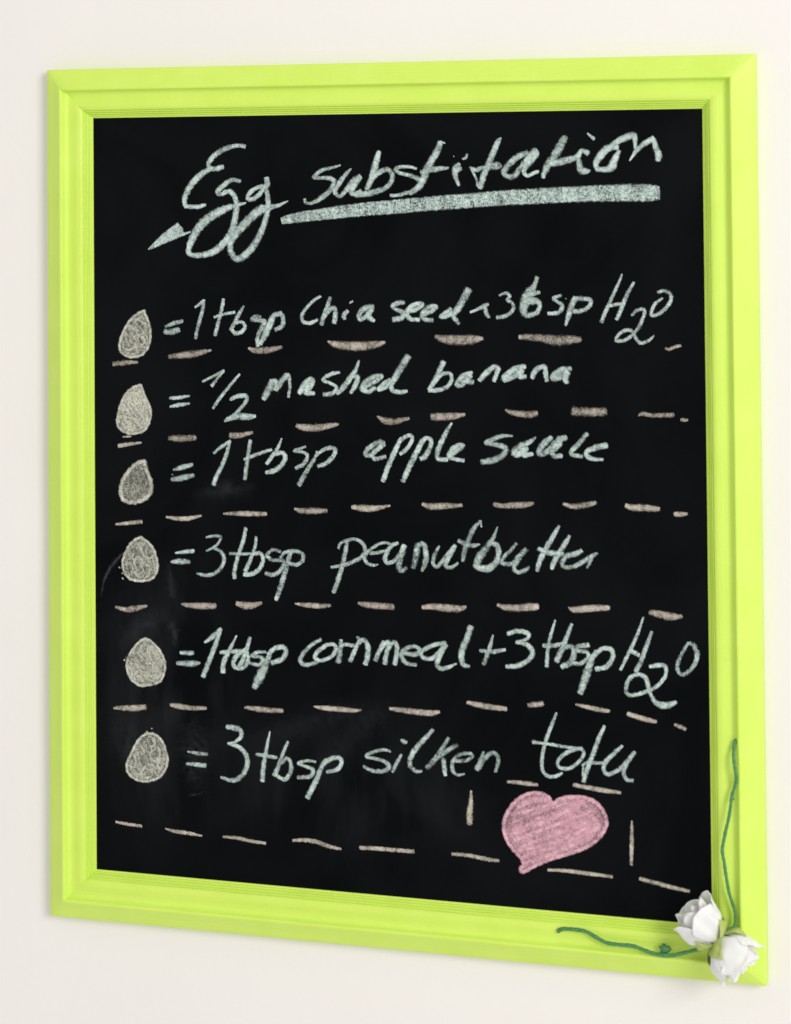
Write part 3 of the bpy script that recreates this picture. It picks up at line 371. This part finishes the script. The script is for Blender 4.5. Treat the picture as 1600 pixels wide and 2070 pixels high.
 ('dash', None, ['53.7,514.5,1.2 60.5,515.8,2.8 71.1,516.3,3.0 82.1,517.4,1.6']),
 ('dash', None, ['98.4,516.8,1.8 109.3,516.8,2.8 119.7,518.2,2.8 131.0,518.8,2.3']),
 ('dash', None, ['269.5,515.2,2.6 281.7,515.3,3.0 293.2,516.6,3.2 303.0,517.1,2.4']),
 ('dash', None, ['337.7,520.6,2.1 350.2,520.1,2.8 363.7,520.6,3.0 382.7,521.4,2.3']),
 ('dash', None, ['401.8,521.2,2.9 412.5,523.0,3.1 424.6,525.2,3.1 435.5,526.7,2.3']),
 ('dash', None, ['396.7,482.7,1.5 396.6,490.8,2.7 396.4,501.6,2.9 396.1,512.3,2.3']),
 ('heart', None, '342.7,474.8 347.3,470.6 356.4,468.8 365.4,468.7 373.2,471.4 378.1,477.0 380.6,483.4 379.1,490.0 374.0,496.9 366.1,503.0 354.8,508.3 342.3,512.6 331.0,517.9 324.1,521.7 319.5,524.5 317.5,522.1 320.7,519.3 318.5,515.0 312.8,509.5 307.7,502.2 305.5,493.5 307.9,484.5 314.3,475.2 322.3,469.7 330.3,467.8 337.1,469.1 340.5,472.7'),
 ('smudge', 0.21080000000000002, ['26.4,313.6,1.1 17.7,321.1,2.2 10.6,329.4,2.2 5.8,339.7,1.8 3.8,349.5,1.1']),
 ('smudge', 0.0744, ['56.8,323.8,3.6 59.8,337.9,5.1 61.3,352.1,3.6']),
 ('smudge', 0.0744, ['58.5,362.9,5.1 62.3,375.2,6.5 61.1,384.2,3.6']),
 ('smudge', 0.0496, ['17.4,384.8,10.9 37.1,369.4,16.0 56.6,358.8,12.3']),
 ('smudge', 0.0496, ['21.1,433.0,21.7 24.9,454.2,21.7 22.8,475.8,10.8']),
 ('smudge', 0.055799999999999995, ['75.5,429.6,14.3 77.2,457.8,18.5 75.9,486.2,12.8']),
 ('smudge', 0.124, ['71.3,489.4,1.1 79.0,488.1,1.4 82.8,486.4,1.1']),
 ('smudge', 0.031, ['109.8,448.6,14.1 155.1,435.1,17.4 192.3,422.2,17.3 221.7,420.4,13.7']),
 ('smudge', 0.031, ['173.5,465.2,17.3 199.6,435.7,17.2 229.1,413.0,13.7']),
 ('smudge', 0.0434, ['95.7,271.6,8.7 101.5,266.8,9.4 107.2,264.9,7.2']),
 ('smudge', 0.0434, ['78.4,272.9,10.9 103.4,269.2,10.8 126.2,266.0,8.6']),
 ('crumb', None, ['18.1,327.6,1.1 18.9,328.6,1.1']),
 ('crumb', None, ['20.4,331.8,1.1 20.8,332.5,1.1']),
 ('crumb', None, ['20.8,335.4,1.5 21.6,336.4,1.1']),
 ('crumb', None, ['25.9,332.6,1.1 26.7,333.3,1.1']),
 ('crumb', None, ['21.7,394.6,1.5 22.4,395.3,1.5']),
 ('crumb', None, ['23.2,392.7,1.1 23.6,393.0,1.1']),
 ('crumb', None, ['43.3,443.0,1.1 43.7,443.3,1.1']),
 ('crumb', None, ['39.4,445.4,1.1 40.2,446.1,1.1']),
 ('crumb', None, ['22.8,470.4,1.1 23.2,472.9,0.7']),
]

def parse(s): return [tuple(float(v) for v in p.split(',')) for p in s.split()]
ROW = [-1.0, -0.56, 0.0, 0.56, 1.0]
COV = [0.0, 0.78, 1.0, 0.78, 0.0]
class Layer:
    def __init__(s): s.v = []; s.f = []; s.a = []; s.z = 0.00012
    def stroke(s, pts, cov, step=0.9, jit=0.10, rnd=random, soft=False, blunt=False, wk=1.20):
        pts = [(p[0], p[1], p[2]) for p in pts]
        c = catmull(pts, step)
        c = [p for i, p in enumerate(c) if i == 0 or (p.xy - c[i - 1].xy).length > 0.05]
        if len(c) < 2: return
        # soft ends
        def cap(p, q):
            d = (p.xy - q.xy).normalized(); w = p.z
            return [Vector((p.x + d.x * w * k, p.y + d.y * w * k, w * f)) for k, f in (((0.02, 0.98), (0.05, 0.9)) if blunt else ((0.14, 0.9), (0.26, 0.55)))]
        a = cap(c[0], c[1]); b2 = cap(c[-1], c[-2])
        c = [a[1], a[0]] + c + b2
        nn = len(c); base = len(s.v)
        ph = [rnd.uniform(0, 6.28) for _ in range(4)]; s_ = 0
        for i, p in enumerate(c):
            q0 = c[max(0, i - 1)]; q1 = c[min(nn - 1, i + 1)]
            d = (q1.xy - q0.xy); d = d.normalized() if d.length > 1e-6 else Vector((1, 0))
            nrm = Vector((-d.y, d.x)); s_ += (p.xy - q0.xy).length
            j1 = 1 + jit * (0.6 * math.sin(s_ * 1.1 + ph[0]) + 0.4 * math.sin(s_ * 2.7 + ph[1]))
            j2 = 1 + jit * (0.6 * math.sin(s_ * 1.3 + ph[2]) + 0.4 * math.sin(s_ * 3.1 + ph[3]))
            pr = cov * (0.92 + 0.09 * math.sin(s_ * 0.33 + ph[1]) + 0.07 * math.sin(s_ * 0.9 + ph[2]))
            if soft: pr *= max(0.0, math.sin(math.pi * i / (nn - 1))) ** 0.8
            elif i in (0, nn - 1): pr *= 0.25
            elif i in (1, nn - 2): pr *= 0.75
            hw = max(0.25, p.z * 0.5 * (1.9 if soft else wk))
            z = s.z + 0.00009 * i / nn
            for r, cv in zip((-1.0, -0.80, 0.0, 0.80, 1.0) if blunt else ROW, (0.0, 0.22, 1.0, 0.22, 0.0) if soft else (0.0, 0.95, 1.0, 0.95, 0.0) if blunt else COV):
                k = hw * r * (j1 if r > 0 else j2)
                s.v.append(bw((p.x + nrm.x * k) / 1000, (p.y + nrm.y * k) / 1000, z)); s.a.append(cv * pr)
        for i in range(nn - 1):
            for j in range(4):
                a0 = base + i * 5 + j
                s.f.append((a0, a0 + 1, a0 + 6, a0 + 5))
        s.z += 0.00005
    def fill(s, poly, cov, shrink=1.0):
        P = [Vector(p) for p in poly]; P = P + [P[0]]
        ring = []
        for i in range(len(P) - 1):
            p0 = P[(i - 1) % (len(P) - 1)]; p1 = P[i]; p2 = P[i + 1]; p3 = P[(i + 2) % (len(P) - 1)]
            for j in range(4):
                t = j / 4
                ring.append(0.5 * ((2 * p1) + (p2 - p0) * t + (2 * p0 - 5 * p1 + 4 * p2 - p3) * t * t + (3 * p1 - p0 - 3 * p2 + p3) * t ** 3))
        c = sum(ring, Vector((0, 0))) / len(ring); base = len(s.v); nr = len(ring)
        for sc, cv in ((1.0, 0.0), (0.95, 0.8), (0.85, 1.0), (0.5, 1.0)):
            for p in ring:
                q = c + (p - c) * sc * shrink
                s.v.append(bw(q.x / 1000, q.y / 1000, s.z)); s.a.append(cv * cov)
        s.v.append(bw(c.x / 1000, c.y / 1000, s.z)); s.a.append(cov)
        for k in range(3):
            for i in range(nr):
                j = (i + 1) % nr
                s.f.append((base + k * nr + i, base + k * nr + j, base + (k + 1) * nr + j, base + (k + 1) * nr + i))
        for i in range(nr): s.f.append((base + 3 * nr + i, base + 3 * nr + (i + 1) % nr, base + 4 * nr))
        s.z += 0.00005
        return ring, c
    def done(s, name, mat):
        f = [t[::-1] for t in s.f]
        o = make(name, s.v, f, mat, None, False, None, s.a)
        o.parent = panel; o.matrix_parent_inverse = Matrix.Identity(4)
        o.matrix_parent_inverse = (Matrix.Translation(-board.location)).inverted() @ Matrix.Translation(-board.location)
        return o
def inside(p, poly):
    c = False; j = len(poly) - 1
    for i in range(len(poly)):
        a, b2 = poly[i], poly[j]
        if (a.y > p.y) != (b2.y > p.y) and p.x < (b2.x - a.x) * (p.y - a.y) / (b2.y - a.y) + a.x: c = not c
        j = i
    return c
def scribble(L, ring, c, k, width, cov, rnd, size):
    # short looping strokes kept inside the outline
    xs = [p.x for p in ring]; ys = [p.y for p in ring]
    sh = [c + (p - c) * 0.86 for p in ring]
    done = 0
    while done < k:
        p = Vector((rnd.uniform(min(xs), max(xs)), rnd.uniform(min(ys), max(ys))))
        ang = rnd.uniform(0, 6.28); pts = []
        da = rnd.choice((-1, 1)) * rnd.uniform(0.25, 0.75)
        for _ in range(7):
            if not inside(p, sh): break
            pts.append((p.x, p.y, width * rnd.uniform(0.7, 1.3)))
            p = p + Vector((math.cos(ang), math.sin(ang))) * size; ang += da
        done += 1
        if len(pts) >= 3: L.stroke(pts, cov * rnd.uniform(0.75, 1.1), 0.9, 0.2, rnd)
FAINT = {i for i, q in enumerate(MARKS) if q[0] == 'word' and q[1] in ('peanut', 'butter', 'silken')}
def hatch(L, ring, c, ang, gap, width, cov, rnd, shrink=0.88):
    # zigzag shading strokes across the outline, broken now and then
    sh = [c + (p - c) * shrink for p in ring]
    d = Vector((math.cos(ang), math.sin(ang))); nn = Vector((-d.y, d.x))
    R = max((p - c).length for p in ring); k = -R; run = []
    side = 1
    def flush():
        if len(run) >= 2: L.stroke(list(run), cov * rnd.uniform(0.8, 1.1), 0.9, 0.22, rnd)
        run.clear()
    while k < R:
        o = c + nn * (k + rnd.uniform(-0.3, 0.3) * gap)
        ts = [t * 0.5 for t in range(int(-R * 2), int(R * 2)) if inside(o + d * (t * 0.5), sh)]
        if ts:
            a, b2 = min(ts), max(ts)
            a += rnd.uniform(0, 0.12) * (b2 - a); b2 -= rnd.uniform(0, 0.12) * (b2 - a)
            seq = [a, (a + b2) / 2, b2][::side]
            for t in seq:
                q = o + d * t + nn * math.sin(t * 0.4) * gap * 0.35
                run.append((q.x, q.y, width * rnd.uniform(0.7, 1.3)))
            side = -side
            if rnd.random() < 0.3: flush()
        k += gap
    flush()
EGG = [(0.46, 0.80), (0.66, 0.95), (0.44, 0.40), (0.48, 0.72), (0.56, 0.80), (0.48, 0.76)]
for mi, (kind, label, st) in enumerate(MARKS):
    rnd = random.Random(mi * 13 + 5)
    L = Layer()
    if kind in ('word', 'equals', 'underline'):
        faint = 0.86 if mi in FAINT else 1.0
        for s in st:
            if kind == 'underline': L.stroke(parse(s), 0.80, 0.9, 0.05, rnd, False, True, 1.04)
            else: L.stroke(parse(s), rnd.uniform(0.76, 1.0) * faint, 0.9, 0.08, rnd)
        nm = {'word': 'chalk_word', 'equals': 'chalk_equals_sign', 'underline': 'chalk_underline'}[kind]
        o = L.done(nm, M_mint_side if kind == 'underline' else M_mint)
        if kind == 'word': o['label'] = 'mint chalk handwriting reading ' + label
    elif kind == 'dash':
        for s in st: L.stroke(parse(s), rnd.uniform(0.66, 0.80) if parse(s)[0][1] < 235 else rnd.uniform(0.76, 0.95), 0.9, 0.07, rnd)
        L.done('chalk_dash', M_tan)
    elif kind == 'crumb':
        for s in st: L.stroke(parse(s), 1.0, 0.3, 0.3, rnd)
        L.done('chalk_crumb', M_egg)
    elif kind == 'egg':
        cf, cs = EGG[label]
        poly = [p[:2] for p in parse(st)]
        ring, c = L.fill(poly, cf)
        thin = label == 2
        def loop(k, w, cv, gap=0.0):
            out = [c + (p - c) * (k + rnd.uniform(-0.012, 0.012)) for p in ring[::3]]
            pts = [(p.x, p.y, w) for p in out + out[:2]]
            if gap: i = rnd.randrange(len(pts)); pts = (pts[i:] + pts[:i])[:int(len(pts) * (1 - gap))]
            if len(pts) > 2: L.stroke(pts, cv, 0.9, 0.25, rnd)
        loop(0.945, 3.4 if thin else 2.3, 0.92)
        if not thin:
            hatch(L, ring, c, rnd.uniform(0.8, 1.5), 3.6, 2.2, cs * 0.85, rnd, 0.84)
        scribble(L, ring, c, 34 if not thin else 8, 1.8, cs, rnd, 2.1)
        L.done('chalk_egg', M_egg)
    elif kind == 'heart':
        poly = [p[:2] for p in parse(st)]
        ring, c = L.fill(poly, 0.62)
        out = [c + (p - c) * 0.965 for p in ring[::3]]
        L.stroke([(p.x, p.y, 3.2) for p in out + out[:2]], 0.96, 0.9, 0.15, rnd)
        hatch(L, ring, c, -0.42, 3.6, 4.4, 0.84, rnd, 0.87)
        scribble(L, ring, c, 30, 2.6, 0.7, rnd, 4.0)
        L.done('chalk_heart', M_pink)
    elif kind == 'smudge':
        for s in st: L.stroke(parse(s), label, 0.9, 0.35, rnd, True)
        L.done('chalk_smudge', M_dust)

# ------------------------------------------------------------------ paper roses on green wire, laid on the lower right corner
def tube(path, r, sides=10):
    P = catmull(path, 0.0015); V = []; F = []
    nn = len(P)
    up = Vector((0, -1, 0))
    for i, p in enumerate(P):
        d = (P[min(nn - 1, i + 1)] - P[max(0, i - 1)]).normalized()
        a = d.cross(up).normalized(); b2 = a.cross(d).normalized()
        rr = r * (1 + 0.10 * math.sin(i * 1.9) + 0.06 * math.sin(i * 0.7))
        if i in (0, nn - 1): rr *= 0.55
        for k in range(sides):
            t = 2 * math.pi * k / sides
            V.append(p + a * rr * math.cos(t) + b2 * rr * math.sin(t))
    for i in range(nn - 1):
        for k in range(sides):
            q = (k + 1) % sides
            F.append((i * sides + k, i * sides + q, (i + 1) * sides + q, (i + 1) * sides + k))
    F.append(tuple(range(sides))[::-1]); F.append(tuple((nn - 1) * sides + k for k in range(sides)))
    return V, F
def petal(theta, span, R, Hh, r0, curl, tilt, seed, pinch=0.0, z0=0.0, nu=20, nv=16, wav=0.0006, bulge=1.7):
    rnd = random.Random(seed); ph = [rnd.uniform(0, 6.28) for _ in range(5)]
    V = []; F = []
    for j in range(nv + 1):
        t = j / nv
        for i in range(nu + 1):
            s = -1 + 2 * i / nu
            top = 1 - 0.30 * abs(s) ** 2.3 + 0.035 * math.sin(s * 4 + ph[0])       # rounded tip
            tt = t * top
            wdt = span * (0.55 + 0.45 * math.sin(min(1, tt * 1.35) * math.pi / 2)) * (1 - 0.12 * max(0, t - .8) / .2)
            th = theta + s * wdt
            r = r0 + (R - r0) * math.sin(min(1.0, tt * bulge) * math.pi / 2) ** 0.80
            r += tilt * tt * tt
            cu = max(0, t - 0.66) / 0.34
            r += curl * cu * cu * (0.55 + 0.45 * math.sin(s * 2.2 + ph[1]))
            z = z0 + Hh * tt - abs(curl) * 0.75 * cu ** 3
            r += wav * math.sin(s * 5 + ph[2]) * t + wav * 0.8 * math.sin(s * 9 + t * 5 + ph[3]) * t - pinch * s * s * t
            cr = mnoise.noise(Vector((s * 1.7 + seed * 3.1, tt * 2.6, seed * 0.37))) * 1.5 + abs(mnoise.noise(Vector((s * 3.3 + seed, tt * 3.0 - seed, 4.2)))) * 1.2
            r += cr * 0.0011 * min(1.0, t * 2.2) * (wav / 0.0006)
            z += mnoise.noise(Vector((s * 2.4 - seed, seed * 1.3, 0.5))) * 0.0012 * t * (wav / 0.0006)
            V.append(Vector((r * math.cos(th), r * math.sin(th), z)))
    for j in range(nv):
        for i in range(nu):
            a = j * (nu + 1) + i
            F.append((a, a + 1, a + nu + 2, a + nu + 1))
    return V, F
def rose(name, base, axis, roll, label, scale, flare, stem_path, seed, lumps=(), stem_r=0.00125, long=1.0):
    root = bpy.data.objects.new(name, None); col.objects.link(root)
    root.location = base; root['label'] = label; root['category'] = 'paper rose'
    root['group'] = 'paper roses on the frame corner'
    ax = axis.normalized()
    rot = ax.to_track_quat('Z', 'Y').to_matrix().to_4x4() @ Matrix.Rotation(roll, 4, 'Z')
    def add(nm, VF, mat, thick):
        V, F = VF
        o = make(nm, [(rot @ Vector((v.x * scale, v.y * scale, v.z * long))) for v in V], F, mat, root, True, None)
        if thick:
            md = o.modifiers.new('thickness', 'SOLIDIFY'); md.thickness = thick; md.offset = 0
        return o
    mm = 0.001
    for k in range(3): add('petal', petal(k * 2.09 + 0.3, 1.3, 4.6 * mm, 26 * mm, 1.5 * mm, 0.5 * mm, -0.5 * mm, seed + k, z0=3 * mm, wav=0.0003), M_petal, 0.0003)
    for k in range(4): add('petal', petal(k * 1.571 + 0.9, 1.10, 9.4 * mm, 28.5 * mm, 2.0 * mm, 1.6 * mm * flare, 0.3 * mm, seed + 10 + k, z0=1.5 * mm, wav=0.0004), M_petal, 0.0003)
    for k in range(4): add('petal', petal(k * 1.571 + 0.1, 1.02, 13.4 * mm, 28.5 * mm, 2.2 * mm, 3.6 * mm * flare, 1.4 * mm * flare, seed + 20 + k, wav=0.0006), M_petal, 0.00035)
    for k in range(4):
        V, F = petal(k * 1.571 + 0.5, 0.62, 13.6 * mm, 14 * mm, 2.6 * mm, 0.0, 0.3 * mm, seed + 40 + k, z0=-0.6 * mm, wav=0.0002)
        # pointed sepal: narrow towards its tip
        nu = 20; W = []
        for idx, v in enumerate(V):
            j = idx // (nu + 1); i = idx % (nu + 1); t = j / 16; s = -1 + 2 * i / nu
            th = k * 1.571 + 0.5 + s * 0.74 * (1 - t) ** 0.62
            r = math.hypot(v.x, v.y); W.append(Vector((r * math.cos(th), r * math.sin(th), v.z + 0.0005)))
        add('sepal', (W, F), M_sepal, 0.0003)
    # calyx cup
    V = []; F = []
    for j in range(7):
        t = j / 6; r = (1.0 + 2.9 * t ** 0.7) * mm; z = (-4.0 + 4.6 * t) * mm
        for i in range(14): V.append(Vector((r * math.cos(i * 0.4488), r * math.sin(i * 0.4488), z)))
    for j in range(6):
        for i in range(14):
            q = (i + 1) % 14; F.append((j * 14 + i, j * 14 + q, j * 14 + 14 + q, j * 14 + 14 + i))
    F.append(tuple(range(13, -1, -1)))
    add('calyx', (V, F), M_sepal, 0)
    V, F = tube([p - base for p in stem_path], stem_r)
    st = make('stem', V, F, M_stem, root)
    for (p, r) in lumps:
        V = []; F = []; rnd = random.Random(seed + 77)
        for j in range(7):
            for i in range(10):
                a = math.pi * j / 6; b2 = 2 * math.pi * i / 10; k = r * (1 + rnd.uniform(-0.28, 0.28))
                V.append((p - base) + Vector((math.sin(a) * math.cos(b2) * k * 1.3, math.sin(a) * math.sin(b2) * k * 0.8, math.cos(a) * k)))
        for j in range(6):
            for i in range(10):
                q = (i + 1) % 10; F.append((j * 10 + i, j * 10 + q, j * 10 + 10 + q, j * 10 + 10 + i))
        k = make('stem_knot', V, F, M_stem, st)
    return root
up_base = bw(0.4582, 0.5513, 0.0220)
low_base = bw(0.4572, 0.5488, 0.0220)
up_mid = bw(0.4457, 0.5372, 0.0250)
low_mid = bw(0.4703, 0.5602, 0.0250)
right_stem = [bw(0.4693, 0.4206, 0.0085), bw(0.4685, 0.4246, 0.0100), bw(0.4686, 0.4312, 0.0130), bw(0.4697, 0.4388, 0.0140), bw(0.4702, 0.4453, 0.0130), bw(0.4692, 0.4507, 0.0120), bw(0.4671, 0.4570, 0.0125), bw(0.4665, 0.4629, 0.0140), bw(0.4651, 0.4718, 0.0150), bw(0.4627, 0.4816, 0.0150), bw(0.4610, 0.4898, 0.0145), bw(0.4606, 0.4944, 0.0145), bw(0.4617, 0.5018, 0.0140), bw(0.4628, 0.5102, 0.0140), bw(0.4641, 0.5181, 0.0140), bw(0.4647, 0.5216, 0.0135), bw(0.4664, 0.5274, 0.0130), bw(0.4680, 0.5327, 0.0125), bw(0.4686, 0.5374, 0.0125), bw(0.4684, 0.5415, 0.0130), bw(0.4663, 0.5437, 0.0150), bw(0.4630, 0.5442, 0.0180), bw(0.4608, 0.5457, 0.0210)]
left_stem = [bw(0.3468, 0.5580, 0.0095), bw(0.3503, 0.5565, 0.0100), bw(0.3571, 0.5559, 0.0105), bw(0.3661, 0.5563, 0.0110), bw(0.3729, 0.5591, 0.0115), bw(0.3807, 0.5622, 0.0120), bw(0.3897, 0.5626, 0.0125), bw(0.3997, 0.5625, 0.0130), bw(0.4085, 0.5648, 0.0135), bw(0.4162, 0.5660, 0.0140), bw(0.4250, 0.5658, 0.0145), bw(0.4327, 0.5636, 0.0150), bw(0.4404, 0.5608, 0.0155), bw(0.4482, 0.5581, 0.0170), bw(0.4529, 0.5541, 0.0190), bw(0.4563, 0.5505, 0.0200)]
right_knots = [(bw(0.4678, 0.4591, 0.0128), 0.0009), (bw(0.4696, 0.4224, 0.0090), 0.0010)]
left_knots = [(bw(0.4209, 0.5626, 0.0125), 0.0030), (bw(0.3473, 0.5582, 0.0095), 0.0013)]
rose('paper_rose', up_base, up_mid - up_base, 0.4, 'white paper rosebud tipped to the upper left, with the stem that climbs the right rail', 1.05, 0.38, right_stem, 100, right_knots, 0.0011, 1.0)
rose('paper_rose', low_base, low_mid - low_base, 1.0, 'white paper rose opening to the lower right, with the stem along the bottom rail', 1.16, 0.9, left_stem, 300, left_knots, 0.0013, 0.95)
